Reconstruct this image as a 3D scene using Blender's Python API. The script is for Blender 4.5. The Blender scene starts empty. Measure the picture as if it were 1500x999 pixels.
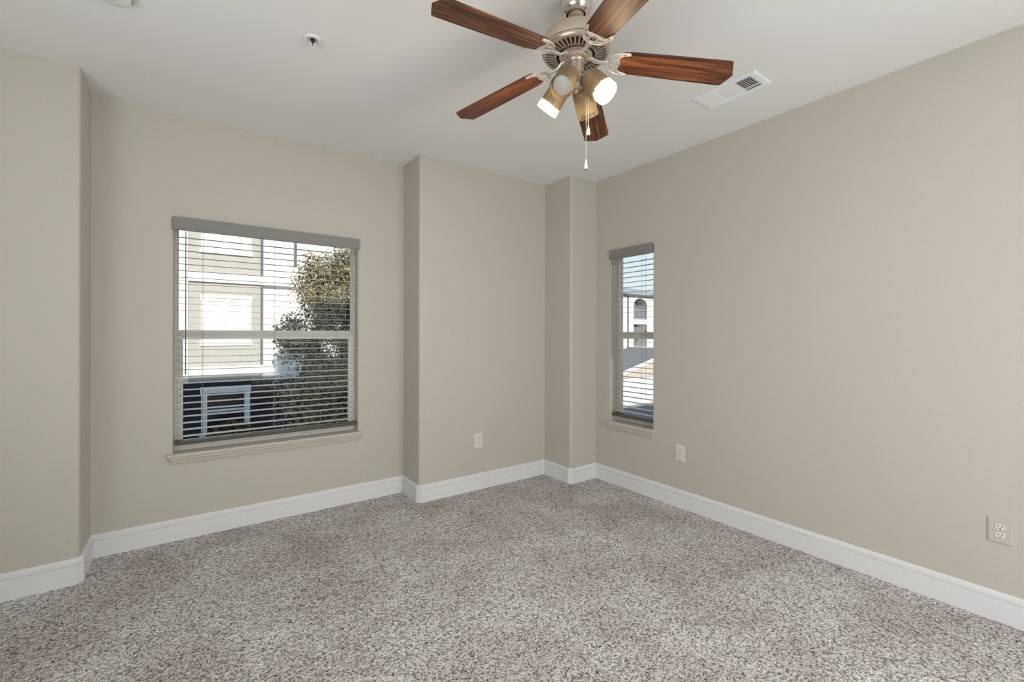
import bpy, bmesh, math, random
from mathutils import Vector, Matrix
random.seed(7)
S = bpy.context.scene
C = S.collection
PI = math.pi

# ------------------------------------------------------------------ camera, world, light
CAM_H = 1.3308; YAW = 0.6241; ROLL = 0.00268; FPX = 653.15
cd = bpy.data.cameras.new('camera'); cam = bpy.data.objects.new('camera', cd); C.objects.link(cam)
cd.sensor_width = 36; cd.lens = FPX / 1500 * 36; cd.shift_y = -10.6 / 1500
cd.clip_start = 0.02; cd.clip_end = 400
cam.matrix_world = (Matrix.Translation((0, 0, CAM_H)) @ Matrix.Rotation(-YAW, 4, 'Z')
                    @ Matrix.Rotation(PI / 2, 4, 'X') @ Matrix.Rotation(ROLL, 4, 'Z'))
S.camera = cam

S.view_settings.view_transform = 'Standard'
try: S.view_settings.look = 'None'
except Exception: pass
S.view_settings.gamma = 1.0
S.view_settings.use_curve_mapping = False
S.view_settings.exposure = 0.0

W = bpy.data.worlds.new('sky'); S.world = W; W.use_nodes = True
nt = W.node_tree; nt.nodes.clear()
wo = nt.nodes.new('ShaderNodeOutputWorld'); bg = nt.nodes.new('ShaderNodeBackground')
tc = nt.nodes.new('ShaderNodeTexCoord'); sx = nt.nodes.new('ShaderNodeSeparateXYZ')
rp = nt.nodes.new('ShaderNodeValToRGB')
rp.color_ramp.elements[0].position = 0.0; rp.color_ramp.elements[0].color = (0.90, 0.95, 0.97, 1)
rp.color_ramp.elements[1].position = 0.75; rp.color_ramp.elements[1].color = (0.08, 0.17, 0.34, 1)
e = rp.color_ramp.elements.new(0.17); e.color = (0.74, 0.90, 0.96, 1)
e = rp.color_ramp.elements.new(0.35); e.color = (0.22, 0.38, 0.62, 1)
nt.links.new(tc.outputs['Generated'], sx.inputs[0]); nt.links.new(sx.outputs['Z'], rp.inputs[0])
nt.links.new(rp.outputs[0], bg.inputs[0]); nt.links.new(bg.outputs[0], wo.inputs[0])
bg.inputs[1].default_value = 1.0

sd = bpy.data.lights.new('sun', 'SUN'); sun = bpy.data.objects.new('sun', sd); C.objects.link(sun)
sd.energy = 4.2; sd.angle = 0.009; sd.color = (1.0, 0.93, 0.80)
sun.rotation_euler = Vector((0.10, 1.0, -0.212)).to_track_quat('-Z', 'Y').to_euler()
sun.location = (0, -20, 8)

def area(name, loc, direction, sx_, sy_, power, col):
    d = bpy.data.lights.new(name, 'AREA'); o = bpy.data.objects.new(name, d); C.objects.link(o)
    d.shape = 'RECTANGLE'; d.size = sx_; d.size_y = sy_; d.energy = power; d.color = col
    o.location = loc; o.rotation_euler = Vector(direction).to_track_quat('-Z', 'Y').to_euler()
    return o
area('rear_fill_light', (1.30, -1.66, 1.25), (-0.25, 1, 0.02), 2.3, 2.0, 80, (0.95, 0.975, 1.0))  # added fill light in front of the solid rear wall
area('left_fill_light', (-1.66, 0.4, 1.35), (1, 0.05, 0.70), 2.2, 2.0, 65, (0.95, 0.975, 1.0))  # second added fill, no opening in the left wall behind it

# ------------------------------------------------------------------ room numbers (metres)
H = 2.743
XL, XP, XC, XR = -0.479, 1.457, 2.739, 3.058
YB, YP, YC = 3.585, 3.268, 2.909
X0, Y0 = -1.75, -1.75
T = 0.15
YO = YB + T
BR = 0.02          # bullnose radius
LEVEL = -3.1       # ground outside

# ------------------------------------------------------------------ materials
def new_mat(name):
    m = bpy.data.materials.new(name); m.use_nodes = True
    n = m.node_tree.nodes; n.clear()
    out = n.new('ShaderNodeOutputMaterial'); b = n.new('ShaderNodeBsdfPrincipled')
    m.node_tree.links.new(b.outputs[0], out.inputs[0])
    return m, m.node_tree, b, out

def paint(name, col, rough=0.6, bump=0.0, scale=200, metal=0.0, vary=0.0, spec=0.5, vscale=3.0, dist=0.002):
    m, t, b, out = new_mat(name)
    b.inputs['Base Color'].default_value = (*col, 1); b.inputs['Roughness'].default_value = rough
    b.inputs['Metallic'].default_value = metal; b.inputs['Specular IOR Level'].default_value = spec
    co = t.nodes.new('ShaderNodeTexCoord')
    if bump:
        nz = t.nodes.new('ShaderNodeTexNoise'); nz.inputs['Scale'].default_value = scale
        nz.inputs['Detail'].default_value = 3
        bp = t.nodes.new('ShaderNodeBump'); bp.inputs['Strength'].default_value = bump; bp.inputs['Distance'].default_value = dist
        t.links.new(co.outputs['Object'], nz.inputs['Vector'])
        t.links.new(nz.outputs['Fac'], bp.inputs['Height']); t.links.new(bp.outputs[0], b.inputs['Normal'])
    if vary:
        nz = t.nodes.new('ShaderNodeTexNoise'); nz.inputs['Scale'].default_value = vscale; nz.inputs['Detail'].default_value = 4
        r = t.nodes.new('ShaderNodeValToRGB')
        r.color_ramp.elements[0].color = (*[c * (1 - vary) for c in col], 1)
        r.color_ramp.elements[1].color = (*[min(1, c * (1 + vary)) for c in col], 1)
        r.color_ramp.elements[0].position = 0.3; r.color_ramp.elements[1].position = 0.7
        t.links.new(co.outputs['Object'], nz.inputs['Vector']); t.links.new(nz.outputs['Fac'], r.inputs[0])
        t.links.new(r.outputs[0], b.inputs['Base Color'])
    return m

M = {}
M['wall'] = paint('greige wall paint', (0.565, 0.538, 0.475), 0.55, 0.35, 140, spec=0.3, dist=0.003)
M['ceiling'] = paint('pale ceiling paint', (0.86, 0.86, 0.845), 0.75, 0.25, 110, spec=0.2, dist=0.003)
M['trim'] = paint('white trim paint', (0.80, 0.80, 0.815), 0.35, spec=0.4)
M['sill'] = paint('sill paint', (0.60, 0.565, 0.49), 0.45, spec=0.4)
M['vinyl'] = paint('window vinyl', (0.74, 0.72, 0.66), 0.4)
M['blind'] = paint('blind slat', (0.70, 0.68, 0.64), 0.45)
M['valance'] = paint('blind valance', (0.25, 0.243, 0.228), 0.5)  # same pale finish as the slats, backlit shade put into the colour
M['rail'] = paint('blind bottom rail', (0.085, 0.075, 0.058), 0.5)  # shade on the rail is put into this dark brown
M['cord'] = paint('blind cord', (0.25, 0.24, 0.22), 0.7)
M['wand'] = paint('wand with painted shade', (0.16, 0.155, 0.15), 0.3)  # dark tone is the wand's backlit side painted in
M['outlet'] = paint('ivory plastic', (0.74, 0.715, 0.66), 0.35)
M['plate_painted'] = paint('painted plate', (0.56, 0.525, 0.445), 0.5)
M['slot'] = paint('dark slot', (0.012, 0.011, 0.010), 0.8)
M['vent'] = paint('white enamel', (0.92, 0.93, 0.94), 0.35)
M['duct'] = paint('dark duct', (0.035, 0.038, 0.042), 0.8)
M['plastic'] = paint('white plastic', (0.82, 0.81, 0.77), 0.4)
M['steel'] = paint('dark steel', (0.05, 0.048, 0.045), 0.4, metal=0.6)
M['nickel'] = paint('satin champagne metal', (0.62, 0.53, 0.44), 0.36, metal=0.82, bump=0.0)
M['nickel_bright'] = paint('polished champagne metal', (0.72, 0.66, 0.60), 0.2, metal=0.9)
M['iron'] = paint('pale brushed metal', (0.74, 0.68, 0.63), 0.36, metal=0.45)
M['inside'] = paint('dark motor recess', (0.020, 0.013, 0.010), 0.7)
M['fob'] = paint('white fob', (0.86, 0.83, 0.76), 0.35)
M['bulb_off'] = paint('frosted bulb face', (0.52, 0.51, 0.48), 0.35)

def emis(name, col, s):
    m, t, b, out = new_mat(name)
    b.inputs['Base Color'].default_value = (0.9, 0.85, 0.75, 1)
    b.inputs['Emission Color'].default_value = (*col, 1); b.inputs['Emission Strength'].default_value = s
    return m
M['bulb_on'] = emis('lit bulb face', (1.0, 0.945, 0.83), 370)

def glass_thin(name, tint, gl, rough, diff=0.0, dcol=(1, 1, 1)):
    m = bpy.data.materials.new(name); m.use_nodes = True; t = m.node_tree; t.nodes.clear()
    out = t.nodes.new('ShaderNodeOutputMaterial'); tr = t.nodes.new('ShaderNodeBsdfTransparent')
    g = t.nodes.new('ShaderNodeBsdfGlossy'); mx = t.nodes.new('ShaderNodeMixShader')
    fr = t.nodes.new('ShaderNodeLayerWeight'); fr.inputs[0].default_value = gl
    tr.inputs[0].default_value = (*tint, 1); g.inputs['Roughness'].default_value = rough
    t.links.new(fr.outputs['Fresnel'], mx.inputs[0]); t.links.new(tr.outputs[0], mx.inputs[1]); t.links.new(g.outputs[0], mx.inputs[2])
    last = mx
    if diff:
        d = t.nodes.new('ShaderNodeBsdfDiffuse'); d.inputs[0].default_value = (*dcol, 1)
        tl = t.nodes.new('ShaderNodeBsdfTranslucent'); tl.inputs[0].default_value = (*dcol, 1)
        m1 = t.nodes.new('ShaderNodeMixShader'); m1.inputs[0].default_value = 0.5
        t.links.new(d.outputs[0], m1.inputs[1]); t.links.new(tl.outputs[0], m1.inputs[2])
        m2 = t.nodes.new('ShaderNodeMixShader'); m2.inputs[0].default_value = diff
        t.links.new(mx.outputs[0], m2.inputs[1]); t.links.new(m1.outputs[0], m2.inputs[2]); last = m2
    t.links.new(last.outputs[0], out.inputs[0])
    return m
M['pane'] = glass_thin('window glass', (0.97, 0.98, 0.98), 0.12, 0.0)
M['shade'] = glass_thin('champagne glass', (0.96, 0.88, 0.75), 0.25, 0.12, 0.26, (0.74, 0.60, 0.44))

def wood():
    m, t, b, out = new_mat('walnut blade')
    co = t.nodes.new('ShaderNodeTexCoord'); oi = t.nodes.new('ShaderNodeObjectInfo')
    mp = t.nodes.new('ShaderNodeMapping'); mp.inputs['Scale'].default_value = (1.6, 30, 30)
    ad = t.nodes.new('ShaderNodeVectorMath'); ad.operation = 'ADD'
    mu = t.nodes.new('ShaderNodeMath'); mu.operation = 'MULTIPLY'; mu.inputs[1].default_value = 37.0
    t.links.new(oi.outputs['Random'], mu.inputs[0])
    t.links.new(co.outputs['Object'], mp.inputs['Vector']); t.links.new(mp.outputs[0], ad.inputs[0]); t.links.new(mu.outputs[0], ad.inputs[1])
    nz = t.nodes.new('ShaderNodeTexNoise'); nz.inputs['Scale'].default_value = 2.2; nz.inputs['Detail'].default_value = 6; nz.inputs['Distortion'].default_value = 0.7
    t.links.new(ad.outputs[0], nz.inputs['Vector'])
    r = t.nodes.new('ShaderNodeValToRGB')
    els = r.color_ramp.elements
    els[0].position = 0.34; els[0].color = (0.026, 0.007, 0.004, 1)
    els[1].position = 0.68; els[1].color = (0.27, 0.092, 0.032, 1)
    k = els.new(0.45); k.color = (0.080, 0.022, 0.009, 1)
    k = els.new(0.56); k.color = (0.150, 0.046, 0.017, 1)
    t.links.new(nz.outputs['Fac'], r.inputs[0]); t.links.new(r.outputs[0], b.inputs['Base Color'])
    b.inputs['Roughness'].default_value = 0.5; b.inputs['Specular IOR Level'].default_value = 0.5
    return m
M['wood'] = wood()

def carpet():
    m, t, b, out = new_mat('speckled carpet')
    co = t.nodes.new('ShaderNodeTexCoord')
    n2 = t.nodes.new('ShaderNodeTexNoise'); n2.inputs['Scale'].default_value = 2.6; n2.inputs['Detail'].default_value = 6; n2.inputs['Distortion'].default_value = 0.6
    vs = []
    for sc in (200, 112, 310):
        v = t.nodes.new('ShaderNodeTexVoronoi'); v.inputs['Scale'].default_value = sc
        t.links.new(co.outputs['Object'], v.inputs['Vector']); spc = t.nodes.new('ShaderNodeSeparateColor'); t.links.new(v.outputs['Color'], spc.inputs[0]); vs.append(spc.outputs[0])
    t.links.new(co.outputs['Object'], n2.inputs['Vector'])
    ma = t.nodes.new('ShaderNodeMath'); ma.operation = 'MULTIPLY'; ma.inputs[1].default_value = 0.44; t.links.new(vs[0], ma.inputs[0])
    mb_ = t.nodes.new('ShaderNodeMath'); mb_.operation = 'MULTIPLY_ADD'; mb_.inputs[1].default_value = 0.33; t.links.new(vs[1], mb_.inputs[0]); t.links.new(ma.outputs[0], mb_.inputs[2])
    mc_ = t.nodes.new('ShaderNodeMath'); mc_.operation = 'MULTIPLY_ADD'; mc_.inputs[1].default_value = 0.23; t.links.new(vs[2], mc_.inputs[0]); t.links.new(mb_.outputs[0], mc_.inputs[2])
    r = t.nodes.new('ShaderNodeValToRGB'); els = r.color_ramp.elements
    els[0].position = 0.15; els[0].color = (0.055, 0.050, 0.047, 1)
    els[1].position = 0.78; els[1].color = (0.99, 0.98, 0.97, 1)
    k = els.new(0.36); k.color = (0.36, 0.342, 0.328, 1)
    k = els.new(0.55); k.color = (0.72, 0.70, 0.685, 1)
    t.links.new(mc_.outputs[0], r.inputs[0])
    r2 = t.nodes.new('ShaderNodeValToRGB'); r2.color_ramp.elements[0].position = 0.32; r2.color_ramp.elements[1].position = 0.68
    r2.color_ramp.elements[0].color = (0.74, 0.71, 0.68, 1); r2.color_ramp.elements[1].color = (1.0, 1.0, 1.0, 1)
    t.links.new(n2.outputs['Fac'], r2.inputs[0])
    mx = t.nodes.new('ShaderNodeMixRGB'); mx.blend_type = 'MULTIPLY'; mx.inputs[0].default_value = 1
    t.links.new(r.outputs[0], mx.inputs[1]); t.links.new(r2.outputs[0], mx.inputs[2])
    t.links.new(mx.outputs[0], b.inputs['Base Color'])
    b.inputs['Roughness'].default_value = 0.95; b.inputs['Specular IOR Level'].default_value = 0.08
    bp = t.nodes.new('ShaderNodeBump'); bp.inputs['Strength'].default_value = 0.6; bp.inputs['Distance'].default_value = 0.005
    t.links.new(mc_.outputs[0], bp.inputs['Height']); t.links.new(bp.outputs[0], b.inputs['Normal'])
    return m
M['carpet'] = carpet()
# outside
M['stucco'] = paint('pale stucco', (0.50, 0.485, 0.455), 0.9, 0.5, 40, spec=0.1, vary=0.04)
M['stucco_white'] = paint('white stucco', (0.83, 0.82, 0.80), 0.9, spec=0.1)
M['shade_navy'] = paint('navy wall with painted shade', (0.036, 0.038, 0.044), 0.8, spec=0.1)  # cast shadow on the lower facade put into this dark colour
M['trim_out'] = paint('white exterior trim', (0.86, 0.86, 0.85), 0.7, spec=0.2)
M['blank'] = paint('pale closed window shade', (0.80, 0.81, 0.86), 0.3)
M['darkpane'] = paint('dark window pane', (0.015, 0.02, 0.026), 0.15)
M['spout'] = paint('grey downspout', (0.16, 0.16, 0.165), 0.5)
M['roof'] = paint('weathered roof tile', (0.62, 0.66, 0.64), 0.9, vary=0.12, vscale=1.5)
M['fascia'] = paint('dark eave board', (0.12, 0.11, 0.11), 0.7)
M['recess'] = paint('porch recess', (0.20, 0.20, 0.22), 0.9)
M['brick'] = paint('red brick panel', (0.42, 0.17, 0.14), 0.9)
M['railing'] = paint('grey railing', (0.34, 0.36, 0.40), 0.6)
M['shaded_ground'] = paint('shaded_ground', (0.075, 0.10, 0.145), 0.9, vary=0.15, vscale=0.8)  # dark blue stands in for shade on the near ground
M['concrete'] = paint('pale concrete', (0.52, 0.49, 0.46), 0.9, vary=0.08, vscale=0.6)
M['beige_out'] = paint('beige carport wall', (0.62, 0.53, 0.46), 0.9)
M['rust'] = paint('rusty edge', (0.20, 0.10, 0.03), 0.9)
M['bark'] = paint('bark', (0.030, 0.026, 0.024), 0.9)
def leafmat(name, c1, c2):
    m, t, b, out = new_mat(name)
    co = t.nodes.new('ShaderNodeTexCoord'); nz = t.nodes.new('ShaderNodeTexNoise'); nz.inputs['Scale'].default_value = 14
    r = t.nodes.new('ShaderNodeValToRGB'); r.color_ramp.elements[0].color = (*c1, 1); r.color_ramp.elements[1].color = (*c2, 1)
    r.color_ramp.elements[0].position = 0.38; r.color_ramp.elements[1].position = 0.62
    t.links.new(co.outputs['Object'], nz.inputs['Vector']); t.links.new(nz.outputs['Fac'], r.inputs[0]); t.links.new(r.outputs[0], b.inputs['Base Color'])
    b.inputs['Roughness'].default_value = 0.7; b.inputs['Specular IOR Level'].default_value = 0.2
    return m
M['leaf'] = leafmat('olive leaves', (0.035, 0.030, 0.013), (0.58, 0.50, 0.29))
M['hedge'] = leafmat('brown green hedge leaves', (0.05, 0.042, 0.016), (0.17, 0.13, 0.055))

# ------------------------------------------------------------------ mesh helpers
ORG = {}
def org(o): return ORG.get(o.name, Vector((0, 0, 0))) if o else Vector((0, 0, 0))

class MB:
    def __init__(s): s.b = bmesh.new()
    def quad(s, *ps):
        vs = [s.b.verts.new(p) for p in ps]
        try: return s.b.faces.new(vs)
        except ValueError: return None
    def box(s, x0, x1, y0, y1, z0, z1):
        v = [s.b.verts.new(p) for p in ((x0,y0,z0),(x1,y0,z0),(x1,y1,z0),(x0,y1,z0),(x0,y0,z1),(x1,y0,z1),(x1,y1,z1),(x0,y1,z1))]
        for f in ((3,2,1,0),(4,5,6,7),(0,1,5,4),(1,2,6,5),(2,3,7,6),(3,0,4,7)): s.b.faces.new([v[i] for i in f])
        return s
    def prism(s, pts, z0, z1):                # plan polygon extruded in z
        a = [s.b.verts.new((p[0], p[1], z0)) for p in pts]; c = [s.b.verts.new((p[0], p[1], z1)) for p in pts]
        n = len(pts)
        s.b.faces.new(a[::-1]); s.b.faces.new(c)
        for i in range(n): s.b.faces.new((a[i], a[(i+1)%n], c[(i+1)%n], c[i]))
        return s
    def rings(s, rings, closed=True, cap=True):   # loft of point rings
        R = [[s.b.verts.new(p) for p in r] for r in rings]
        for a, c in zip(R, R[1:]):
            n = len(a)
            for i in range(n if closed else n - 1):
                s.b.faces.new((a[i], a[(i+1)%n], c[(i+1)%n], c[i]))
        if cap and closed:
            s.b.faces.new(R[0][::-1]); s.b.faces.new(R[-1])
        return s
    def lathe(s, prof, n=32, origin=(0,0,0), axis=None, cap=False):
        o = Vector(origin); ax = Vector(axis or (0,0,1)).normalized()
        q = ax.to_track_quat('Z', 'Y') if axis else None
        rings = []
        for r, z in prof:
            ring = []
            for i in range(n):
                a = 2*PI*i/n; p = Vector((max(r,1e-5)*math.cos(a), max(r,1e-5)*math.sin(a), z))
                if q: p = q @ p
                ring.append(o + p)
            rings.append(ring)
        return s.rings(rings, True, cap)
    def tube(s, pts, r, n=8, flat=1.0):
        pts = [Vector(p) for p in pts]; rings = []
        rr = r if isinstance(r, (list, tuple)) else [r]*len(pts)
        up0 = Vector((0,0,1))
        for i, p in enumerate(pts):
            t = (pts[min(i+1,len(pts)-1)] - pts[max(i-1,0)]).normalized()
            up = up0 if abs(t.z) < 0.95 else Vector((0,1,0))
            u = t.cross(up).normalized(); v = u.cross(t).normalized()
            rings.append([p + u*math.cos(2*PI*k/n)*rr[i] + v*math.sin(2*PI*k/n)*rr[i]*flat for k in range(n)])
        return s.rings(rings, True, True)
    def build(s, name, mat, parent=None, smooth=None, matrix=None, bevel=0.0):
        b = s.b; off = org(parent)
        bmesh.ops.recalc_face_normals(b, faces=b.faces[:])
        if smooth:
            for f in b.faces: f.smooth = True
            for e_ in b.edges:
                if len(e_.link_faces) == 2 and e_.calc_face_angle(0) > smooth: e_.smooth = False
        if matrix is None:
            bmesh.ops.translate(b, verts=b.verts[:], vec=-off)
        me = bpy.data.meshes.new(name); b.to_mesh(me); b.free()
        me.materials.append(M[mat] if isinstance(mat, str) else mat)
        o = bpy.data.objects.new(name, me); C.objects.link(o)
        if parent: o.parent = parent; ORG[o.name] = off
        if matrix is not None: o.matrix_local = matrix
        if bevel:
            mod = o.modifiers.new('soft edge', 'BEVEL'); mod.width = bevel; mod.segments = 2; mod.limit_method = 'ANGLE'
        return o
SM = math.radians(35)

def empty(name, loc):
    o = bpy.data.objects.new(name, None); C.objects.link(o); o.location = loc; o.empty_display_size = 0.1
    ORG[o.name] = Vector(loc); return o
def tag(o, label, cat, group=None):
    o['label'] = label; o['category'] = cat
    if group: o['group'] = group
    return o
def struct(o, label=None, cat=None):
    o['kind'] = 'structure'
    if label: o['label'] = label
    if cat: o['category'] = cat
    return o

# ------------------------------------------------------------------ room shell
m = MB(); m.box(X0 - T, XR + T, Y0 - T, YO, -0.12, 0.0)
struct(m.build('floor', 'carpet'), 'grey brown speckled cut pile carpet covering the whole floor', 'floor')
m = MB(); m.box(X0 - T, XR + T, Y0 - T, YO, H, H + 0.16)
struct(m.build('ceiling', 'ceiling'), 'smooth pale grey ceiling above the ceiling fan', 'ceiling')
m = MB(); m.box(X0 - T - 0.2, XR + T + 0.02, Y0 - T - 0.2, YO + 0.02, H + 0.16, H + 0.225)
struct(m.build('trim_1', 'stucco'), 'flat roof edge above the room', 'roof')

def arc(cx, cy, r, a0, a1, n=10):
    return [(cx + r*math.cos(math.radians(a0 + (a1-a0)*i/n)), cy + r*math.sin(math.radians(a0 + (a1-a0)*i/n))) for i in range(n+1)]
m = MB(); m.prism([(X0 - T, YP)] + arc(XL - BR, YP + BR, BR, -90, 0) + [(XL, YO), (X0 - T, YO)], 0, H)
struct(m.build('wall_back_left', 'wall'), 'greige wall section at the left edge with rounded corner', 'wall')
m = MB(); m.prism([(XP, YO)] + arc(XP + BR, YP + BR, BR, 180, 270) + [(XC, YP), (XC, YO)], 0, H)
struct(m.build('wall_back_right', 'wall'), 'greige wall section between the alcove and the corner column', 'wall')
m = MB(); m.prism([(XC, YO)] + arc(XC + BR, YC + BR, BR, 180, 270) + [(XR, YC), (XR, YO)], 0, H)
struct(m.build('wall_corner', 'wall'), 'greige corner column with a rounded edge beside the narrow window', 'wall')
m = MB(); m.box(X0 - T, X0, Y0 - T, YP, 0, H)
struct(m.build('wall_left', 'wall'), 'greige wall left of the camera', 'wall')
m = MB(); m.box(X0, XR, Y0 - T, Y0, 0, H)
struct(m.build('wall_rear', 'wall'), 'greige wall behind the camera', 'wall')

def holed_wall(name, s0, s1, hs0, hs1, hz0, hz1, fmap, label):
    """wall face at d=0 growing to d=T, opening with rounded edges; fmap(s,d,z) -> xyz"""
    m = MB(); r = 0.016; n = 8
    def rect(k, d): return [(hs0-k, d, hz0-k), (hs1+k, d, hz0-k), (hs1+k, d, hz1+k), (hs0-k, d, hz1+k)]
    def face(d, k):
        a, c, e0, e1 = hs0-k, hs1+k, hz0-k, hz1+k
        for q in (((s0,0),(a,0),(a,H),(s0,H)), ((c,0),(s1,0),(s1,H),(c,H)), ((a,0),(c,0),(c,e0),(a,e0)), ((a,e1),(c,e1),(c,H),(a,H))):
            m.quad(*[fmap(p[0], d, p[1]) for p in q])
    face(0, r); face(T, 0)
    R = []
    for i in range(n+1):
        a = PI/2*i/n; R.append(rect(r*(1-math.sin(a)), r*(1-math.cos(a))))
    R.append(rect(0, T))
    for a, c in zip(R, R[1:]):
        for i in range(4):
            j = (i+1) % 4; m.quad(fmap(*a[i]), fmap(*a[j]), fmap(*c[j]), fmap(*c[i]))
    for q in (((s0,0),(s0,H)), ((s1,0),(s1,H))):
        m.quad(fmap(q[0][0],0,q[0][1]), fmap(q[0][0],T,q[0][1]), fmap(q[1][0],T,q[1][1]), fmap(q[1][0],0,q[1][1]))
    for z in (0, H): m.quad(fmap(s0,0,z), fmap(s1,0,z), fmap(s1,T,z), fmap(s0,T,z))
    bmesh.ops.remove_doubles(m.b, verts=m.b.verts[:], dist=1e-5)
    return struct(m.build(name, 'wall'), label, 'wall')
FB = lambda s, d, z: (s, YB + d, z)              # alcove wall (faces -y)
FR = lambda s, d, z: (XR + d, s, z)              # right wall (faces -x)
W1 = (-0.090, 1.076); W2 = (2.282, 2.727); WZ = (0.535, 2.060)
holed_wall('wall_back', XL, XP, *W1, *WZ, FB, 'greige recessed alcove wall around the wide window')
holed_wall('wall_right', Y0 - T, YO, *W2, *WZ, FR, 'greige right wall with the narrow window and two outlets')

# ------------------------------------------------------------------ baseboards (one mitred sweep, cut at the corner)
PATH = [(X0, YP), (XL - BR, YP), (XL, YP + BR), (XL, YB), (XP, YB), (XP, YP + BR), (XP + BR, YP), (XC, YP), (XC, YC + BR), (XC + BR, YC), (XR, YC), (XR, Y0)]
PROF = [(0.0, 0.0), (0.016, 0.0), (0.016, 0.0985), (0.0150, 0.1000), (0.0085, 0.1006), (0.0085, 0.1040), (0.0140, 0.1055), (0.0140, 0.1185), (0.0108, 0.1200), (0.0102, 0.1280), (0.0075, 0.1350), (0.004, 0.1362), (0.0, 0.1362)]
def offset(path, d):
    P = [Vector((*p, 0)) for p in path]; out = []
    nrm = []
    for a, c in zip(P, P[1:]):
        t = (c - a).normalized(); nrm.append(Vector((t.y, -t.x, 0)))
    for i, p in enumerate(P):
        if i == 0: out.append(p + nrm[0]*d)
        elif i == len(P)-1: out.append(p + nrm[-1]*d)
        else:
            n1, n2 = nrm[i-1], nrm[i]; out.append(p + (n1 + n2) * (d / (1 + n1.dot(n2))))
    return out
OFF = [offset(PATH, d) for d, z in PROF]
def base(name, i0, i1, label):
    m = MB()
    m.rings([[(OFF[k][i].x, OFF[k][i].y, PROF[k][1]) for k in range(len(PROF))] for i in range(i0, i1+1)], True, True)
    struct(m.build(name, 'trim'), label, 'baseboard')
base('baseboard_back', 0, 10, 'white moulded baseboard along the stepped back wall')
base('baseboard_right', 10, 11, 'white moulded baseboard along the right wall')

# ------------------------------------------------------------------ windows
def window(name, fmap, base_loc, a, c, label):
    w = empty(name, base_loc); struct(w, label, 'window')
    def fbox(m, s0, s1, d0, d1, z0, z1):
        p, q = fmap(s0, d0, z0), fmap(s1, d1, z1)
        m.box(min(p[0],q[0]), max(p[0],q[0]), min(p[1],q[1]), max(p[1],q[1]), z0, z1)
    def ring(m, s0, s1, z0, z1, wl, wr, wb, wt, d0, d1):
        fbox(m, s0, s0+wl, d0, d1, z0, z1); fbox(m, s1-wr, s1, d0, d1, z0, z1)
        fbox(m, s0+wl, s1-wr, d0, d1, z0, z0+wb); fbox(m, s0+wl, s1-wr, d0, d1, z1-wt, z1)
    zb, zt = 0.555, WZ[1]
    m = MB(); ring(m, a, c, zb, zt, 0.016, 0.016, 0.02, 0.025, 0.085, 0.145); m.build('frame', 'vinyl', w, bevel=0.002)
    i0, i1 = a + 0.016, c - 0.016
    m = MB(); ring(m, i0, i1, 1.318, zt-0.025, 0.008, 0.008, 0.030, 0.012, 0.115, 0.137); us = m.build('upper_sash', 'vinyl', w, bevel=0.0015)
    m = MB(); fbox(m, i0+0.008, i1-0.008, 0.124, 0.128, 1.348, zt-0.037); m.build('pane', 'pane', us)
    m = MB(); ring(m, i0, i1, zb+0.02, 1.330, 0.032, 0.032, 0.045, 0.042, 0.090, 0.113); ls = m.build('lower_sash', 'vinyl', w, bevel=0.002)
    m = MB(); fbox(m, i0+0.032, i1-0.032, 0.100, 0.104, zb+0.065, 1.288); m.build('pane', 'pane', ls)
    # stool and apron with mitred returns; d negative = into the room
    P = [(0.0,0.556),(0.034,0.556),(0.038,0.552),(0.038,0.540),(0.034,0.535),(0.028,0.533),(0.027,0.522),(0.022,0.516),(0.017,0.506),(0.0155,0.497),(0.010,0.490),(0.009,0.486),(0.0,0.486)]
    def lim(d): return a - 0.030 + (0.038 - d) * 0.9, c + 0.030 - (0.038 - d) * 0.9
    m = MB(); rows = []
    for d, z in P[1:-1]:
        l, r = lim(d); rows.append([fmap(l, 0.0, z), fmap(l, -d, z), fmap(r, -d, z), fmap(r, 0.0, z)])
    m.rings(rows, False)
    m.quad(*rows[0]); m.quad(*rows[-1])
    fbox(m, a + 0.0005, c - 0.0005, 0.0, 0.086, 0.536, 0.5555)
    m.build('sill', 'sill', w, smooth=math.radians(25))
    return w
window('window_1', FB, ((W1[0]+W1[1])/2, YB, 0.5), *W1, 'wide single hung window with blind in the back alcove')
window('window_2', FR, (XR, (W2[0]+W2[1])/2, 0.5), *W2, 'narrow single hung window with blind in the right wall')

for nm, q in (('fill_frame_rear', ((0.08, 2.52, Y0 + 0.001, Y0 + 0.05, 0.20, 2.32), 0.08, 'x')), ('fill_frame_left', ((X0 + 0.001, X0 + 0.05, -0.78, 1.58, 0.30, 2.40), 0.08, 'y'))):  # frames added around the fill lights on solid, unseen walls
    (a0, a1, b0, b1, z0, z1), f, ax = q; m = MB()
    if ax == 'x':
        m.box(a0, a0 + f, b0, b1, z0, z1); m.box(a1 - f, a1, b0, b1, z0, z1); m.box(a0 + f, a1 - f, b0, b1, z0, z0 + f); m.box(a0 + f, a1 - f, b0, b1, z1 - f, z1); m.box((a0+a1)/2 - 0.03, (a0+a1)/2 + 0.03, b0, b1, z0 + f, z1 - f)
    else:
        m.box(a0, a1, b0, b0 + f, z0, z1); m.box(a0, a1, b1 - f, b1, z0, z1); m.box(a0, a1, b0 + f, b1 - f, z0, z0 + f); m.box(a0, a1, b0 + f, b1 - f, z1 - f, z1); m.box(a0, a1, (b0+b1)/2 - 0.03, (b0+b1)/2 + 0.03, z0 + f, z1 - f)
    struct(m.build(nm, 'trim'), 'white frame added around the fill light behind the camera' if ax == 'x' else 'white frame added around the fill light left of the camera', 'window')

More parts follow.
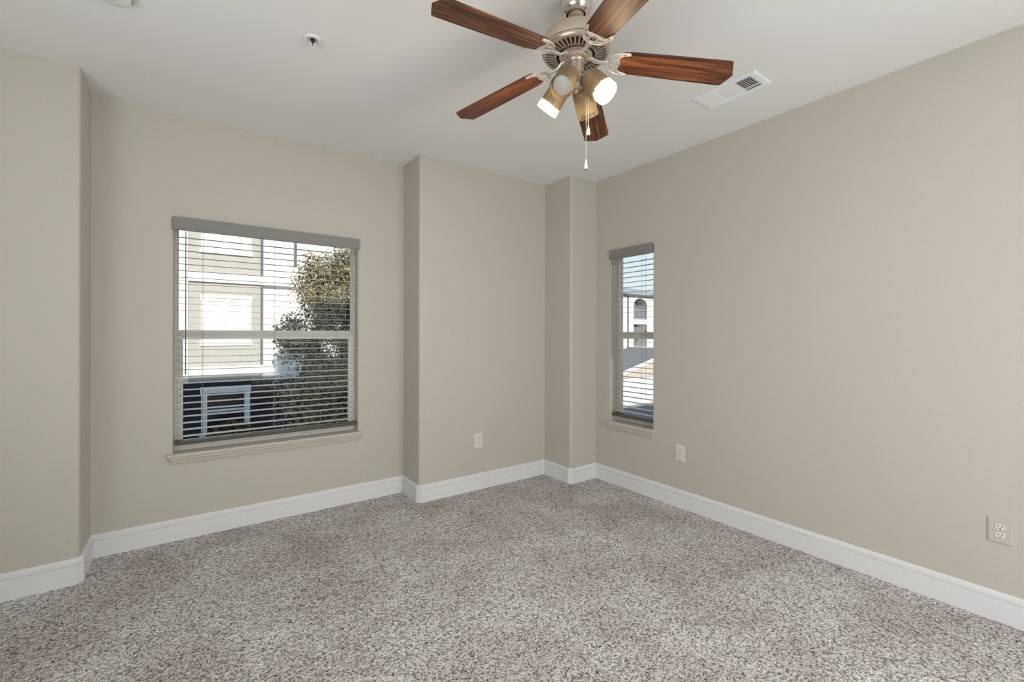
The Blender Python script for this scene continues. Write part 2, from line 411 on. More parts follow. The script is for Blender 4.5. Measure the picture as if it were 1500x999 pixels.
# ------------------------------------------------------------------ blinds
def blind(label, fmap, loc, a, c, cords, wand_s, wand_bot):
    b = empty('window_blind', loc); tag(b, label, 'blind', 'slatted window blinds')
    def fbox(m, s0, s1, d0, d1, z0, z1):
        p, q = fmap(s0, d0, z0), fmap(s1, d1, z1)
        m.box(min(p[0],q[0]), max(p[0],q[0]), min(p[1],q[1]), max(p[1],q[1]), z0, z1)
    # valance: shaped board with short returns
    V = [(-0.004,1.992),(-0.020,1.992),(-0.023,1.996),(-0.0235,2.004),(-0.020,2.008),(-0.020,2.050),(-0.0225,2.056),(-0.0255,2.066),(-0.0255,2.074),(-0.004,2.074)]
    m = MB(); m.rings([[fmap(s, d, z) for d, z in V] for s in (a - 0.005, c + 0.004)]); m.build('valance', 'valance', b)
    m = MB(); fbox(m, a + 0.006, c - 0.006, 0.004, 0.056, 2.012, 2.056); m.build('headrail', 'blind', b)
    n = 31; z0, pitch = 0.6565, 0.0432
    sl = None
    for i in range(n):
        z = z0 + pitch * i
        if sl is None:
            m = MB(); top = []; 
            K = 6
            pr = [(0.005 + 0.050*k/K, 0.0014*(1-(2*k/K-1)**2) + 0.0014*(k/K - 0.5)) for k in range(K+1)]
            ring = [(d, h + 0.0007) for d, h in pr] + [(d, h - 0.0007) for d, h in pr[::-1]]
            m.rings([[fmap(s, d, z + h) for d, h in ring] for s in (a + 0.009, c - 0.009)])
            sl = m.build('slat', 'blind', b, smooth=SM); zs = z
        else:
            o = sl.copy(); C.objects.link(o); o.parent = b; o.location = (0, 0, z - zs)
    m = MB(); rr = [(0.004,0.604),(0.056,0.604),(0.057,0.610),(0.057,0.622),(0.054,0.628),(0.006,0.628),(0.003,0.622),(0.003,0.610)]
    m.rings([[fmap(s, d, z) for d, z in rr] for s in (a + 0.007, c - 0.007)]); m.build('bottom_rail', 'rail', b)
    for s in cords:
        m = MB()
        for d in (0.0035, 0.0565): m.tube([fmap(s, d, 0.616), fmap(s, d, 2.02)], 0.0010, 6)
        for i in range(n):
            z = z0 + pitch*i - 0.0016
            m.tube([fmap(s + 0.003, 0.0035, z), fmap(s + 0.003, 0.0565, z)], 0.0006, 4)
        m.build('ladder_cord', 'cord', b)
    m = MB(); m.tube([fmap(wand_s, -0.004, wand_bot), fmap(wand_s, -0.004, wand_bot + 0.06), fmap(wand_s, -0.004, 1.985)], [0.0042, 0.0036, 0.0034], 6)
    m.tube([fmap(wand_s, -0.004, 1.984), fmap(wand_s, 0.010, 2.002), fmap(wand_s, 0.012, 2.02)], 0.0018, 6)
    m.build('tilt_wand', 'wand', b)
    return b
blind('wide horizontal slat blind with shade-darkened valance covering the large alcove window', FB, ((W1[0]+W1[1])/2, YB, 0.6), *W1, (0.064, 0.489, 0.912), -0.028, 1.06)
blind('narrow horizontal slat blind with shade-darkened valance on the slim right wall window', FR, (XR, (W2[0]+W2[1])/2, 0.6), *W2, (2.685, 2.395), 2.708, 1.12)

# ------------------------------------------------------------------ outlets
def outlet(label, fmap, loc, s, z, plate_mat, w=0.080, h=0.122):
    o = empty('wall_outlet', loc); tag(o, label, 'outlet', 'duplex wall outlets')
    def fb(m, s0, s1, d0, d1, z0, z1):
        p, q = fmap(s0, d0, z0), fmap(s1, d1, z1)
        m.box(min(p[0],q[0]), max(p[0],q[0]), min(p[1],q[1]), max(p[1],q[1]), z0, z1)
    m = MB(); k = 0.004
    rows = []
    for e_, d in ((0, 0.0), (0, -0.003), (0.0015, -0.0052), (k, -0.0062)):
        rows.append([fmap(s-w/2+e_, d, z-h/2+e_), fmap(s+w/2-e_, d, z-h/2+e_), fmap(s+w/2-e_, d, z+h/2-e_), fmap(s-w/2+e_, d, z+h/2-e_)])
    m.rings(rows); m.build('cover_plate', plate_mat, o)
    for dz in (0.0195, -0.0195):
        m = MB(); N = 28; rows = []
        for d, f in ((-0.006, 1.0), (-0.0082, 1.0), (-0.0088, 0.95)):
            ring = []
            for i in range(N):
                a = 2*PI*i/N; ring.append(fmap(s + 0.0172*f*math.cos(a), d, z + dz + max(-0.0138, min(0.0138, 0.0172*math.sin(a)))*f))
            rows.append(ring)
        m.rings(rows); rec = m.build('receptacle', 'outlet', o)
        m = MB()
        for q, hh in ((-0.0063, 0.0042), (0.0063, 0.0034)): fb(m, s+q-0.0013, s+q+0.0013, -0.0093, -0.0085, z+dz+0.004-hh, z+dz+0.004+hh)
        p = [fmap(s + 0.0024*math.cos(PI*i/6), -0.0093, z + dz - 0.0085 + (0.0026*math.sin(PI*i/6))) for i in range(7)] + [fmap(s-0.0024, -0.0093, z+dz-0.0105), fmap(s+0.0024, -0.0093, z+dz-0.0105)]
        p2 = [fmap(s + 0.0024*math.cos(PI*i/6), -0.0085, z + dz - 0.0085 + (0.0026*math.sin(PI*i/6))) for i in range(7)] + [fmap(s-0.0024, -0.0085, z+dz-0.0105), fmap(s+0.0024, -0.0085, z+dz-0.0105)]
        m.rings([p, p2]); m.build('slots', 'slot', rec)
    m = MB(); cpos = fmap(s, -0.0058, z); ax = Vector(fmap(s, -1, z)) - Vector(fmap(s, 0, z))
    m.lathe([(0.0001, 0.002), (0.0025, 0.0016), (0.0032, 0.0)], 12, cpos, ax); m.build('screw', plate_mat, o)
    return o
FP = lambda s, d, z: (s, YP + d, z)
outlet('ivory duplex outlet low on the wall section left of the corner column', FP, (2.001, YP, 0.35), 2.001, 0.417, 'outlet')
outlet('ivory duplex outlet below and right of the narrow window', FR, (XR, 2.026, 0.35), 2.026, 0.416, 'outlet')
outlet('duplex outlet with wall coloured cover plate near the right edge', FR, (XR, 0.354, 0.36), 0.354, 0.420, 'plate_painted', 0.081, 0.113)

# ------------------------------------------------------------------ ceiling vent
v = empty('ceiling_vent', (2.535, 1.356, H)); tag(v, 'white rectangular air vent register on the ceiling behind the fan blade tip', 'vent')
vx0, vx1, vy0, vy1 = 2.435, 2.636, 1.178, 1.535
bx0, bx1 = 2.466, 2.605
banks = ((1.213, 1.300, 1), (1.412, 1.500, -1))
m = MB()
zf0, zf1 = H - 0.010, H
m.box(vx0, bx0, vy0, vy1, zf0, zf1); m.box(bx1, vx1, vy0, vy1, zf0, zf1)
ys = [vy0, banks[0][0], banks[0][1], banks[1][0], banks[1][1], vy1]
for q in (0, 2, 4): m.box(bx0, bx1, ys[q], ys[q+1], zf0 + (0.002 if q == 2 else 0), zf1)
m.build('frame', 'vent', v, bevel=0.003)
for y0, y1, s in banks:
    m = MB(); m.box(bx0 - 0.002, bx1 + 0.002, y0 - 0.002, y1 + 0.002, H - 0.0022, H - 0.0006); m.build('duct_opening', 'duct', v)
for y0, y1, s in banks:
    n = 7
    for i in range(n):
        yc = y0 + (y1 - y0) * (i + 0.5) / n; m = MB()
        hw = 0.0040
        pts = [(yc - hw, H - 0.0030), (yc + hw - 0.0012, H - 0.0095)]; tk = 0.0012
        if s > 0: pts = [(yc - 0.0035, H - 0.0095), (yc + 0.0005, H - 0.0030)]; tk = 0.0030
        (ya, za), (yb, zb) = pts
        m.rings([[(x, ya, za), (x, yb, zb), (x, yb + tk, zb), (x, ya + tk, za)] for x in (bx0 - 0.001, bx1 + 0.001)])
        m.build('louvre', 'vent', v)
m = MB(); m.box(2.5745, 2.5775, banks[0][0], banks[0][1], H - 0.0098, H - 0.0030); m.build('divider_bar', 'vent', v)
for px_, py_ in ((2.535, 1.193), (2.535, 1.520)):
    m = MB(); m.lathe([(0.0001, -0.0018), (0.003, -0.0015), (0.0042, 0.0)], 12, (px_, py_, zf0)); m.build('screw', 'vent', v)

# ------------------------------------------------------------------ sprinkler and smoke detector
sp = empty('fire_sprinkler', (0.471, 2.297, H)); tag(sp, 'small white fire sprinkler with round flange hanging from the ceiling', 'sprinkler')
o3 = (0.471, 2.297, H)
m = MB(); m.lathe([(0.038, 0.0), (0.038, -0.004), (0.034, -0.009), (0.028, -0.009), (0.024, -0.003), (0.0235, -0.0005)], 36, o3); m.build('flange', 'plastic', sp, smooth=SM)
m = MB(); m.lathe([(0.0235, -0.0008), (0.012, -0.0016), (0.0001, -0.0018)], 24, o3); m.build('recess', 'sill', sp)
m = MB(); m.lathe([(0.010, -0.001), (0.010, -0.014), (0.0075, -0.017), (0.0001, -0.017)], 16, o3); m.tube([(o3[0], o3[1], H-0.016), (o3[0], o3[1], H-0.036)], 0.0022, 8); m.build('bulb_seat', 'steel', sp)
m = MB()
for s in (-1, 1): m.tube([(o3[0]+s*0.009, o3[1], H-0.012), (o3[0]+s*0.010, o3[1], H-0.024), (o3[0]+s*0.003, o3[1], H-0.036), (o3[0], o3[1], H-0.040)], 0.0018, 6)
m.build('yoke', 'plastic', sp)
m = MB()
N = 16
for i in range(N):
    a0 = 2*PI*i/N; a1 = a0 + 2*PI/N*0.55
    m.rings([[(o3[0]+r*math.cos(a), o3[1]+r*math.sin(a), z) for r, a in ((0.004,a0),(0.015,a0),(0.015,a1),(0.004,a1))] for z in (H-0.0425, H-0.041)])
m.lathe([(0.0001, -0.0435), (0.006, -0.0435), (0.006, -0.040), (0.0001, -0.0395)], 16, o3); m.build('deflector', 'plastic', sp)

sc = (-0.265, 2.453, H)
sm_ = empty('smoke_detector', sc); tag(sm_, 'round white smoke detector on the ceiling at the top left edge', 'smoke detector')
m = MB(); m.lathe([(0.068, 0.0), (0.068, -0.010), (0.066, -0.012)], 48, sc); m.build('base_plate', 'plastic', sm_, smooth=SM)
m = MB(); m.lathe([(0.063, -0.011), (0.064, -0.020), (0.060, -0.030), (0.050, -0.036), (0.030, -0.039), (0.0001, -0.040)], 48, sc); cv = m.build('cover', 'plastic', sm_, smooth=SM)
m = MB()
for i in range(20):
    a = 2*PI*i/20; c_, s_ = math.cos(a), math.sin(a)
    m.tube([(sc[0]+0.0635*c_, sc[1]+0.0635*s_, H-0.018), (sc[0]+0.0605*c_, sc[1]+0.0605*s_, H-0.028)], 0.0022, 6)
m.build('vent_slots', 'slot', cv)
m = MB(); m.lathe([(0.012, -0.039), (0.012, -0.0415), (0.0001, -0.042)], 20, sc); m.build('test_button', 'outlet', cv, smooth=SM)

# ------------------------------------------------------------------ ceiling fan
FX, FY = 1.326, 1.383
fan = empty('ceiling_fan', (FX, FY, H)); tag(fan, 'five blade walnut and champagne metal ceiling fan with four spotlights, two lit', 'ceiling fan')
A = (FX, FY, 0)
m = MB(); m.lathe([(0.067, 2.743), (0.0685, 2.735), (0.0680, 2.722), (0.064, 2.706), (0.056, 2.694), (0.046, 2.6865), (0.0425, 2.685), (0.0405, 2.6865), (0.040, 2.70)], 48, A); m.build('canopy', 'nickel_bright', fan, smooth=SM)
m = MB(); m.lathe([(0.0405, 2.700), (0.030, 2.706), (0.0001, 2.710)], 32, A); m.build('canopy_recess', 'inside', fan)
m = MB(); m.lathe([(0.0001, 2.712), (0.026, 2.705), (0.034, 2.696), (0.032, 2.684), (0.022, 2.676), (0.0135, 2.672), (0.0135, 2.640), (0.030, 2.636), (0.033, 2.628), (0.033, 2.612)], 32, A); m.build('downrod', 'nickel', fan, smooth=SM)
m = MB(); m.lathe([(0.030, 2.622), (0.070, 2.618), (0.105, 2.608), (0.130, 2.592), (0.142, 2.575), (0.1445, 2.558), (0.1445, 2.540), (0.1425, 2.5345), (0.136, 2.534)], 64, A); hs = m.build('motor_housing', 'nickel', fan, smooth=SM)
m = MB(); m.lathe([(0.1395, 2.536), (0.1395, 2.530)], 64, A); m.build('seam', 'inside', hs)
# slotted lower ring
m = MB(); ro, ri = 0.1265, 0.0865; N = 40
m.lathe([(0.136, 2.533), (0.1435, 2.531), (0.1435, 2.525), (0.138, 2.5165), (0.131, 2.5135), (ro, 2.5135)], 80, A)
m.lathe([(ri, 2.509), (0.0825, 2.5085), (0.0815, 2.512), (0.0815, 2.520)], 80, A)
for i in range(N):
    a0 = 2*PI*(i)/N; da = 2*PI/N
    rows = []
    for z_ in (0.0, 0.004):
        h = 0.46*da/2
        rows.append([(FX+ro*math.cos(a0-h), FY+ro*math.sin(a0-h), 2.5135+z_), (FX+ro*math.cos(a0+h), FY+ro*math.sin(a0+h), 2.5135+z_),
                     (FX+ri*math.cos(a0+h*1.15), FY+ri*math.sin(a0+h*1.15), 2.509+z_), (FX+ri*math.cos(a0-h*1.15), FY+ri*math.sin(a0-h*1.15), 2.509+z_)])
    m.rings(rows)
m.build('slotted_ring', 'nickel', hs, smooth=SM)
m = MB(); m.lathe([(0.140, 2.532), (0.135, 2.527), (0.08, 2.524), (0.062, 2.524)], 64, A); m.build('motor_core', 'inside', hs)
m = MB(); m.lathe([(0.066, 2.523), (0.070, 2.518), (0.070, 2.508), (0.066, 2.505), (0.050, 2.504), (0.046, 2.500), (0.046, 2.494), (0.034, 2.492)], 48, A)
for i in range(10):
    a = 2*PI*(i+0.5)/10; m.lathe([(0.0001, 2.4995), (0.0042, 2.5005), (0.0048, 2.505)], 10, (FX+0.058*math.cos(a), FY+0.058*math.sin(a), 0))
m.build('flywheel', 'nickel', fan, smooth=SM)

# blades: local x along the blade, y across, z up
BT = 0.006
outline = [(0.186, -0.046), (0.196, -0.0565), (0.23, -0.060), (0.42, -0.0645), (0.615, -0.0675), (0.632, -0.0675), (0.6395, -0.0655), (0.642, -0.060),
           (0.6675, 0.0), (0.668, 0.004), (0.6665, 0.010), (0.645, 0.059), (0.641, 0.0645), (0.634, 0.0665), (0.615, 0.0665), (0.42, 0.0635), (0.23, 0.059), (0.196, 0.0555), (0.186, 0.045)]
def blade_mesh():
    m = MB(); m.prism(outline, 0.0, BT); return m
ironpts = None
def iron_mb():
    m = MB()
    def smooth_curve(pts, n=6):
        out = []
        P = [Vector((*p, 0)) for p in pts]
        for i in range(len(P)-1):
            p0, p1, p2, p3 = P[max(i-1,0)], P[i], P[i+1], P[min(i+2,len(P)-1)]
            for k in range(n):
                t = k/n; out.append(0.5*((2*p1)+(-p0+p2)*t+(2*p0-5*p1+4*p2-p3)*t*t+(-p0+3*p1-3*p2+p3)*t**3))
        out.append(P[-1]); return [(p.x, p.y) for p in out]
    half = smooth_curve([(0.126, 0.0085), (0.136, 0.013), (0.143, 0.028), (0.156, 0.0435), (0.178, 0.0535), (0.205, 0.058), (0.222, 0.0570)])
    inner = smooth_curve([(0.2245, 0.0530), (0.214, 0.0490), (0.198, 0.0450), (0.185, 0.036), (0.1795, 0.024), (0.184, 0.011), (0.1865, 0.0)])
    top = half + inner
    loop = top + [(x, -y) for x, y in top[::-1][1:]]
    def hole(cx, cy, a, b_, rot=0):
        return [(cx + a*math.cos(t)*math.cos(rot) - b_*math.sin(t)*math.sin(rot), cy + a*math.cos(t)*math.sin(rot) + b_*math.sin(t)*math.cos(rot)) for t in [2*PI*i/14 for i in range(14)]]
    holes = [hole(0.160, 0.0, 0.0165, 0.0130), hole(0.167, 0.0315, 0.0165, 0.0085, 0.95), hole(0.167, -0.0315, 0.0165, 0.0085, -0.95)]
    b = m.b
    for z in (-0.0055, -0.0005):
        edges = []
        for L in [loop] + holes:
            vs = [b.verts.new((x, y, z)) for x, y in L]
            for i in range(len(vs)): edges.append(b.edges.new((vs[i], vs[(i+1) % len(vs)])))
        bmesh.ops.triangle_fill(b, use_beauty=True, use_dissolve=False, edges=edges)
    for L in [loop] + holes:
        n = len(L)
        for i in range(n):
            p, q = L[i], L[(i+1) % n]; m.quad((*p, -0.0055), (*q, -0.0055), (*q, -0.0005), (*p, -0.0005))
    # raised rim ridge that catches light
    for s in (1, -1):
        m.tube([(x, s*y, -0.0058) for x, y in half], 0.0026, 6, 0.8)
        m.tube([(x, s*y, -0.0058) for x, y in inner], 0.0024, 6, 0.8)
    m.tube([(0.048, 0, 0.010), (0.066, 0, 0.008), (0.080, 0, -0.002), (0.094, 0, -0.006), (0.138, 0, -0.0045)], [0.011, 0.011, 0.0105, 0.0098, 0.009], 10, 0.6)
    bmesh.ops.remove_doubles(b, verts=b.verts[:], dist=1e-6)
    return m
tilt = Matrix.Rotation(0.016, 4, 'Y') @ Matrix.Rotation(-0.004, 4, 'X')
zb = 2.502 - H
proto = None
for k in range(5):
    ang = -0.637 + k*2*PI/5
    mat = (Matrix.Translation((0, 0, zb)) @ tilt @ Matrix.Rotation(ang, 4, 'Z') @ Matrix.Rotation(0.100, 4, 'Y') @ Matrix.Rotation(-0.160, 4, 'X'))
    pass
    if proto is None:
        bo = blade_mesh().build('blade', 'wood', fan, matrix=mat, bevel=0.0016)
        io = iron_mb().build('blade_iron', 'iron', bo, matrix=Matrix.Identity(4), smooth=SM)
        proto = [bo, io]
        for x, y in ((0.200, 0.0505), (0.200, -0.0505), (0.1815, 0.0)):
            sm2 = MB(); sm2.lathe([(0.0001, -0.0085), (0.0035, -0.0080), (0.0042, -0.0055)], 10, (x, y, 0))
            proto.append(sm2.build('screw', 'nickel_bright', bo, matrix=Matrix.Identity(4), smooth=SM))
    else:
        b2 = proto[0].copy(); C.objects.link(b2); b2.parent = fan; b2.matrix_local = mat
        for q in proto[1:]:
            q2 = q.copy(); C.objects.link(q2); q2.parent = b2; q2.matrix_local = Matrix.Identity(4)

# switch housing and light kit
m = MB(); m.lathe([(0.036, 2.498), (0.036, 2.488), (0.033, 2.484), (0.033, 2.440)], 40, A); m.build('switch_housing', 'nickel', fan, smooth=SM)
m = MB(); m.lathe([(0.033, 2.441), (0.0385, 2.438), (0.0395, 2.432), (0.036, 2.427), (0.034, 2.425), (0.034, 2.400), (0.031, 2.385), (0.022, 2.374), (0.014, 2.370), (0.012, 2.362), (0.008, 2.354), (0.0001, 2.352)], 40, A); kit = m.build('light_fitter', 'nickel', fan, smooth=SM)
def spot(az, lit):
    a = math.radians(az); h = Vector((math.cos(a), math.sin(a), 0))
    d = (h*0.654 + Vector((0, 0, -0.756))).normalized()
    base_ = Vector((FX, FY, 0)) + h*0.050 + Vector((0, 0, 2.418))
    L = 0.138
    mt = MB(); mt.tube([Vector((FX, FY, 2.412)) + h*0.025, Vector((FX, FY, 2.422)) + h*0.040, base_ + d*0.004], 0.0075, 10)
    ar = mt.build('lamp_arm', 'nickel', fan, smooth=SM)
    mc = MB(); mc.lathe([(0.0001, -0.004), (0.016, -0.003), (0.026, 0.004), (0.028, 0.012), (0.028, 0.034), (0.0265, 0.036), (0.0001, 0.036)], 28, base_, d); mc.build('socket_cup', 'nickel', ar, smooth=SM)
    ms = MB(); ms.lathe([(0.0285, 0.020), (0.036, 0.016), (0.0425, 0.024), (0.0455, 0.040), (0.0480, L), (0.0462, L), (0.0437, 0.042), (0.040, 0.028), (0.0285, 0.0225)], 40, base_, d); ms.build('lamp_shade', 'shade', ar, smooth=SM)
    mb = MB(); mb.lathe([(0.014, 0.036), (0.015, 0.055), (0.026, 0.080), (0.038, 0.100), (0.0415, 0.112)], 28, base_, d); bu = mb.build('bulb', 'bulb_off', ar, smooth=SM)
    mf = MB(); mf.lathe([(0.0415, 0.112), (0.039, 0.119), (0.024, 0.1255), (0.0001, 0.1275)], 28, base_, d); mf.build('bulb_face', 'bulb_on' if lit else 'bulb_off', bu, smooth=SM)
    return base_, d
for az, lit in ((22.2, 0), (-67.8, 1), (-157.8, 0), (112.2, 1)): spot(az, lit)
# pull chains
def chain(x, y, ztop, zfob):
    m = MB(); z = ztop; 
    while z > zfob:
        m.lathe([(0.0001, 0.0013), (0.0012, 0.0006), (0.0012, -0.0006), (0.0001, -0.0013)], 6, (x, y, z)); z -= 0.0034
    m.tube([(x, y, ztop), (x, y, zfob)], 0.0005, 4)
    ch = m.build('pull_chain', 'fob', fan)
    m = MB(); m.lathe([(0.0001, 0.0), (0.002, -0.001), (0.0036, -0.012), (0.0062, -0.026), (0.0075, -0.034), (0.0070, -0.040), (0.0045, -0.0425), (0.0001, -0.043)], 18, (x, y, zfob)); fb = m.build('fob', 'fob', ch, smooth=SM)
    m = MB(); m.lathe([(0.0034, -0.042), (0.0030, -0.048), (0.0001, -0.049)], 12, (x, y, zfob)); m.build('fob_tip', 'steel', fb)
RG = Vector((math.cos(YAW), -math.sin(YAW), 0)); FW = Vector((math.sin(YAW), math.cos(YAW), 0))
for r_, f_, zt, zf in ((0.043, -0.012, 2.400, 2.070), (0.060, 0.030, 2.38, 2.232)):
    p = Vector((FX, FY, 0)) + RG*r_ + FW*f_; chain(p.x, p.y, zt, zf)

# ------------------------------------------------------------------ outside
m = MB(); m.box(-60, 160, -60, 160, LEVEL - 0.2, LEVEL)
struct(m.build('ground', 'concrete'), 'pale concrete ground outside the windows', 'ground')
m = MB(); m.box(5.0, 60, 4.5, 17.6, LEVEL, LEVEL + 0.02)
struct(m.build('ground_strip', 'shaded_ground'), 'near ground strip painted dark blue for shade', 'ground_strip')

YF = 18.6
nb = empty('neighbour_house', (0.9, YF, LEVEL)); tag(nb, 'three storey pale stucco house with ground floor painted dark for shade seen through the wide window', 'house')
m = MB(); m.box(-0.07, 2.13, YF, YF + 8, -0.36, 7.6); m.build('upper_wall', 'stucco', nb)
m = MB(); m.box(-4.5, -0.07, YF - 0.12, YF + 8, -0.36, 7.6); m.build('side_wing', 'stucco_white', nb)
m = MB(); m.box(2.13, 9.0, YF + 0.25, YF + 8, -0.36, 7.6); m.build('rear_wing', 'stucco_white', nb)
m = MB(); m.box(-4.5, 9.0, YF - 0.02, YF + 7.9, LEVEL, -0.36); m.build('ground_floor_wall', 'shade_navy', nb)
m = MB(); m.box(-4.5, 6.0, YF - 0.20, YF - 0.001, 3.08, 3.38); m.build('storey_band', 'trim_out', nb)
m = MB(); m.box(-0.05, 2.18, YF - 0.22, YF - 0.001, -0.10, 0.18); m.build('ledge', 'trim_out', nb)
m = MB(); m.rings([[(-5.0, YF - 0.7, z0_), (9.5, YF - 0.7, z0_), (9.5, YF + 8.5, z0_ + 0.0), (-5.0, YF + 8.5, z0_)] for z0_ in (7.6, 7.85)])
m.rings([[(-5.0, YF - 0.7, 7.85), (9.5, YF - 0.7, 7.85), (9.5, YF + 8.5, 7.85), (-5.0, YF + 8.5, 7.85)], [(-1.5, YF + 3.5, 9.4), (6.0, YF + 3.5, 9.4), (6.0, YF + 4.5, 9.4), (-1.5, YF + 4.5, 9.4)]]); m.build('roof', 'roof', nb)
def ext_window(x0, x1, z0, z1, mid, pane, parent=nb, Yw=YF, t=0.17):
    m = MB(); y0, y1 = Yw - 0.07, Yw - 0.001
    m.box(x0, x0+t, y0, y1, z0, z1); m.box(x1-t, x1, y0, y1, z0, z1)
    m.box(x0-0.03, x1+0.03, y0-0.03, y1, z1-0.22, z1); m.box(x0-0.05, x1+0.05, y0-0.05, y1, z0, z0+0.12)
    if mid: m.box(x0+t, x1-t, y0+0.01, y1, mid-0.04, mid+0.04)
    f = m.build('window', 'trim_out', parent)
    m = MB(); m.box(x0+t, x1-t, Yw-0.03, Yw-0.002, z0+0.12, z1-0.22); m.build('pane', pane, f)
ext_window(0.285, 1.765, 0.89, 2.65, 1.35, 'blank')
ext_window(0.285, 1.765, 4.07, 5.85, 4.5, 'blank')
ext_window(0.29, 1.73, -2.30, -0.53, -1.36, 'darkpane', Yw=YF-0.02)
m = MB(); m.tube([(2.10, YF - 0.05, -0.05), (2.10, YF - 0.05, 3.05)], 0.045, 8); m.tube([(2.10, YF - 0.05, 3.4), (2.10, YF - 0.05, 7.6)], 0.045, 8); m.build('downspout', 'spout', nb)
m = MB(); m.tube([(3.26, YF + 0.2, 3.9), (3.26, YF + 0.2, 7.6)], 0.05, 8); m.build('downspout', 'spout', nb)

def leaves(m, n, fn, size):
    for _ in range(n):
        p, s = fn(); s *= size
        u = Vector((random.gauss(0,1), random.gauss(0,1), random.gauss(0,1))).normalized()
        w = u.cross(Vector((random.gauss(0,1), random.gauss(0,1), random.gauss(0,1)))).normalized()
        m.quad(p - u*s, p - w*s*0.45, p + u*s, p + w*s*0.45)
# tree: lumpy crown of clusters
tr = empty('tree', (2.30, 9.3, LEVEL)); tag(tr, 'small leafed tree with sunlit yellow top seen through the right half of the wide window', 'tree')
clusters = []
for _ in range(230):
    z = random.uniform(-1.6, 2.9); t = (z + 1.6) / 4.5
    R = 1.25 * math.sqrt(max(0.05, 1 - (2*t - 0.85)**2 * 0.85)) * (0.9 if z < 1.0 else 1.0)
    a = random.uniform(0, 2*PI); r = R * math.sqrt(random.random())
    clusters.append((Vector((2.66 + r*math.cos(a), 9.3 + r*math.sin(a)*0.9, z)), random.uniform(0.22, 0.42)))
for _ in range(60): clusters.append((Vector((random.uniform(1.85, 2.9), random.uniform(8.9, 9.4), random.uniform(-0.6, 1.75))), random.uniform(0.2, 0.34)))
for _ in range(34): clusters.append((Vector((random.uniform(1.80, 2.7), random.uniform(8.9, 9.5), random.uniform(1.7, 2.75))), random.uniform(0.18, 0.3)))
for p in ((1.45, 9.0, 1.15), (1.35, 9.0, 1.3), (1.6, 9.0, 1.0), (1.55, 9.1, 1.5)): clusters += [(Vector(p), 0.2)] * 2
def leaf_fn():
    c_, r = random.choice(clusters)
    d = Vector((random.gauss(0,1), random.gauss(0,1), random.gauss(0,1)))
    return c_ + d.normalized() * r * random.random()**0.5 * 1.15, random.uniform(0.6, 1.25)
m = MB(); leaves(m, 64000, leaf_fn, 0.034); m.build('crown', 'leaf', tr)
m = MB(); m.tube([(1.74, 9.6, LEVEL), (1.74, 9.6, -1.0), (1.76, 9.6, 0.3), (1.95, 9.5, 1.2), (2.3, 9.4, 2.0)], [0.08, 0.075, 0.065, 0.045, 0.02], 8)
m.tube([(2.6, 9.4, LEVEL), (2.6, 9.4, 0.0), (2.5, 9.3, 1.4), (2.6, 9.3, 2.4)], [0.16, 0.12, 0.07, 0.02], 8); m.build('trunk', 'bark', tr)

def shrub(x0, x1, y, zc, rz, label, n):
    s = empty('shrub', ((x0+x1)/2, y, LEVEL)); tag(s, label, 'shrub')
    def fn():
        d = Vector((random.gauss(0,1), random.gauss(0,1), random.gauss(0,1))).normalized() * random.random()**0.33
        return Vector(((x0+x1)/2 + d.x*(x1-x0)/2, y + d.y*0.6, zc + d.z*rz)), random.uniform(0.6, 1.3)
    m = MB(); leaves(m, n, fn, 0.075); m.build('foliage', 'hedge', s)
    m = MB()
    for k in range(5):
        xx = x0 + (x1-x0)*(k+0.5)/5; m.tube([(xx, y, LEVEL), (xx + 0.05, y, zc)], [0.03, 0.012], 6)
    m.build('stems', 'bark', s)
shrub(0.30, 1.90, YF - 1.1, -2.35, 0.78, 'brown green shrub below the ground floor window of the opposite house', 3500)
shrub(2.2, 3.6, YF - 6.0, -2.2, 0.8, 'dark shrub at the foot of the tree outside the wide window', 2500)

# building far beyond the narrow window
YG = 35.5
fb = empty('distant_building', (45, YG, LEVEL)); tag(fb, 'white apartment building with arched balcony seen through the narrow window', 'building')
m = MB(); m.box(36, 43.85, YG, YG + 10, LEVEL, 5.95); m.box(46.45, 60, YG, YG + 10, LEVEL, 5.95)
m.box(43.85, 46.45, YG, YG + 10, 2.55, 3.15); m.box(43.85, 46.45, YG + 1.6, YG + 10, LEVEL, 5.95); m.box(43.85, 46.45, YG, YG + 10, LEVEL, -0.25)
# arch head
N = 14; cx_, rz_ = 45.15, 0.95
for i in range(N):
    a0, a1 = PI - PI*i/N, PI - PI*(i+1)/N
    p0 = (cx_ + 1.3*math.cos(a0), 4.8 + rz_*math.sin(a0)); p1 = (cx_ + 1.3*math.cos(a1), 4.8 + rz_*math.sin(a1))
    m.rings([[(p0[0], y, p0[1]), (p1[0], y, p1[1]), (p1[0], y, 5.95), (p0[0], y, 5.95)] for y in (YG, YG + 0.4)])
m.build('wall', 'stucco_white', fb)
m = MB(); m.box(43.85, 46.45, YG + 1.55, YG + 1.595, 3.15, 5.7); m.box(43.85, 46.45, YG + 1.5, YG + 1.595, -0.2, 2.5); m.build('balcony_recess', 'recess', fb)
m = MB(); m.box(44.75, 45.75, YG + 1.45, YG + 1.54, 3.2, 5.25); bd = m.build('balcony_door', 'brick', fb)
m = MB(); m.box(44.95, 45.45, YG + 1.42, YG + 1.449, 4.3, 5.0); m.build('pane', 'blank', bd)
m = MB()
m.box(43.87, 46.43, YG + 0.1, YG + 0.16, 4.28, 4.36); m.box(43.87, 46.43, YG + 0.1, YG + 0.16, 3.2, 3.28)
for i in range(22):
    xx = 43.9 + i*0.119; m.box(xx, xx+0.055, YG+0.11, YG+0.15, 3.25, 4.3)
m.build('railing', 'railing', fb)
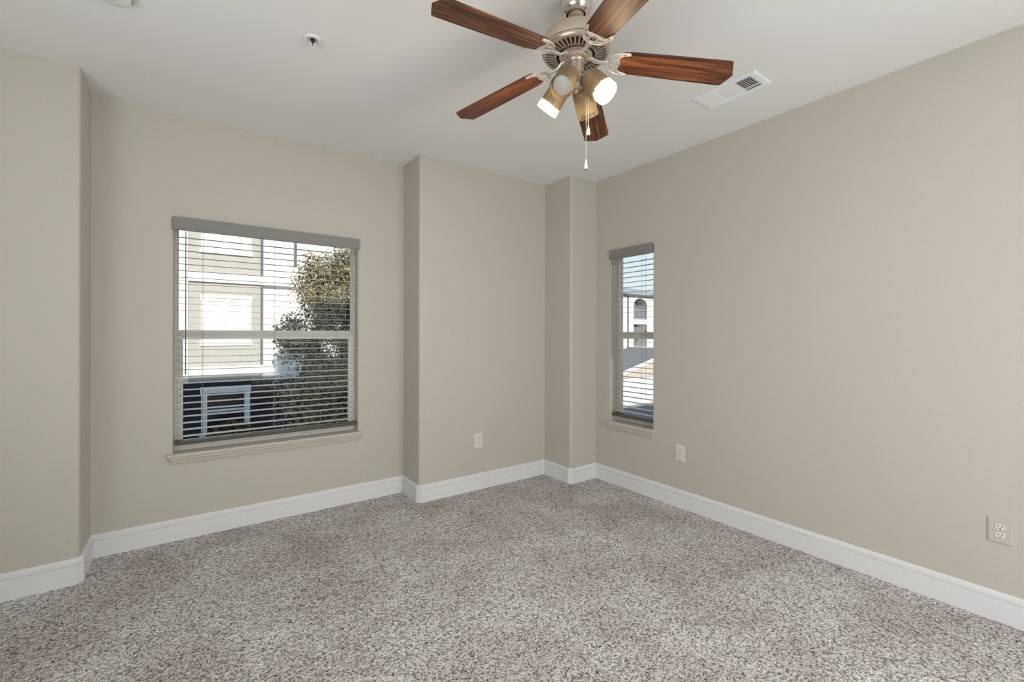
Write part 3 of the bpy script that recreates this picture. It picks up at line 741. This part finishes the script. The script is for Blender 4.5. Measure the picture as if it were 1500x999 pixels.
m = MB(); m.rings([[(41.9, YG - 0.6, 5.9), (61, YG - 0.6, 5.9), (61, YG + 11, 5.9), (41.9, YG + 11, 5.9)], [(41.9, YG - 0.6, 6.12), (61, YG - 0.6, 6.12), (61, YG + 11, 6.12), (41.9, YG + 11, 6.12)]]); m.build('eave', 'fascia', fb)
m = MB(); m.rings([[(41.9, YG - 0.6, 6.12), (61, YG - 0.6, 6.12), (61, YG + 11, 6.12), (41.9, YG + 11, 6.12)], [(42.6, YG + 4.5, 7.75), (44.5, YG + 4.5, 7.75), (44.5, YG + 5.5, 7.75), (42.6, YG + 5.5, 7.75)]]); m.build('roof', 'roof', fb)
m = MB(); m.box(46.0, 46.25, YG - 0.12, YG - 0.01, 0.8, 1.75); m.build('wall_lamp', 'slot', fb)
m = MB(); m.tube([(42.75, YG - 0.1, LEVEL), (42.75, YG - 0.1, 5.9)], 0.07, 8); m.build('downspout', 'spout', fb)

# low carport with sloping white roof edge
YK = 20.0
ck = empty('carport', (25.5, YK, LEVEL)); tag(ck, 'low beige outbuilding with sloping white roof edge outside the narrow window', 'carport')
m = MB(); q = [(22.0, LEVEL), (29.0, LEVEL), (29.0, -0.10), (22.0, -1.75)]
m.rings([[(x, y, z) for x, z in q] for y in (YK + 0.15, YK + 4)]); m.build('wall', 'beige_out', ck)
m = MB(); q = [(21.8, -1.82), (29.2, -0.03), (29.2, 0.24), (21.8, -1.55)]
m.rings([[(x, y, z) for x, z in q] for y in (YK - 0.15, YK + 4.2)]); m.build('roof', 'beige_out', ck)
m = MB(); q = [(21.8, -1.88), (29.2, -0.09), (29.2, -0.03), (21.8, -1.82)]
m.rings([[(x, y, z) for x, z in q] for y in (YK - 0.1, YK + 0.1)]); m.build('roof_edge', 'rust', ck)
m = MB(); q = [(21.8, -1.83), (29.2, -0.04), (29.2, 0.25), (21.8, -1.54)]
m.rings([[(x, y, z) for x, z in q] for y in (YK - 0.2, YK - 0.14)]); m.build('fascia', 'stucco_white', ck)
# white low wall in front of it
lw = MB(); lw.box(20.0, 30.0, 18.3, 18.5, LEVEL, -1.45); lwo = lw.build('garden_wall', 'stucco_white'); tag(lwo, 'low white wall standing in front of the carport outside the narrow window', 'wall')
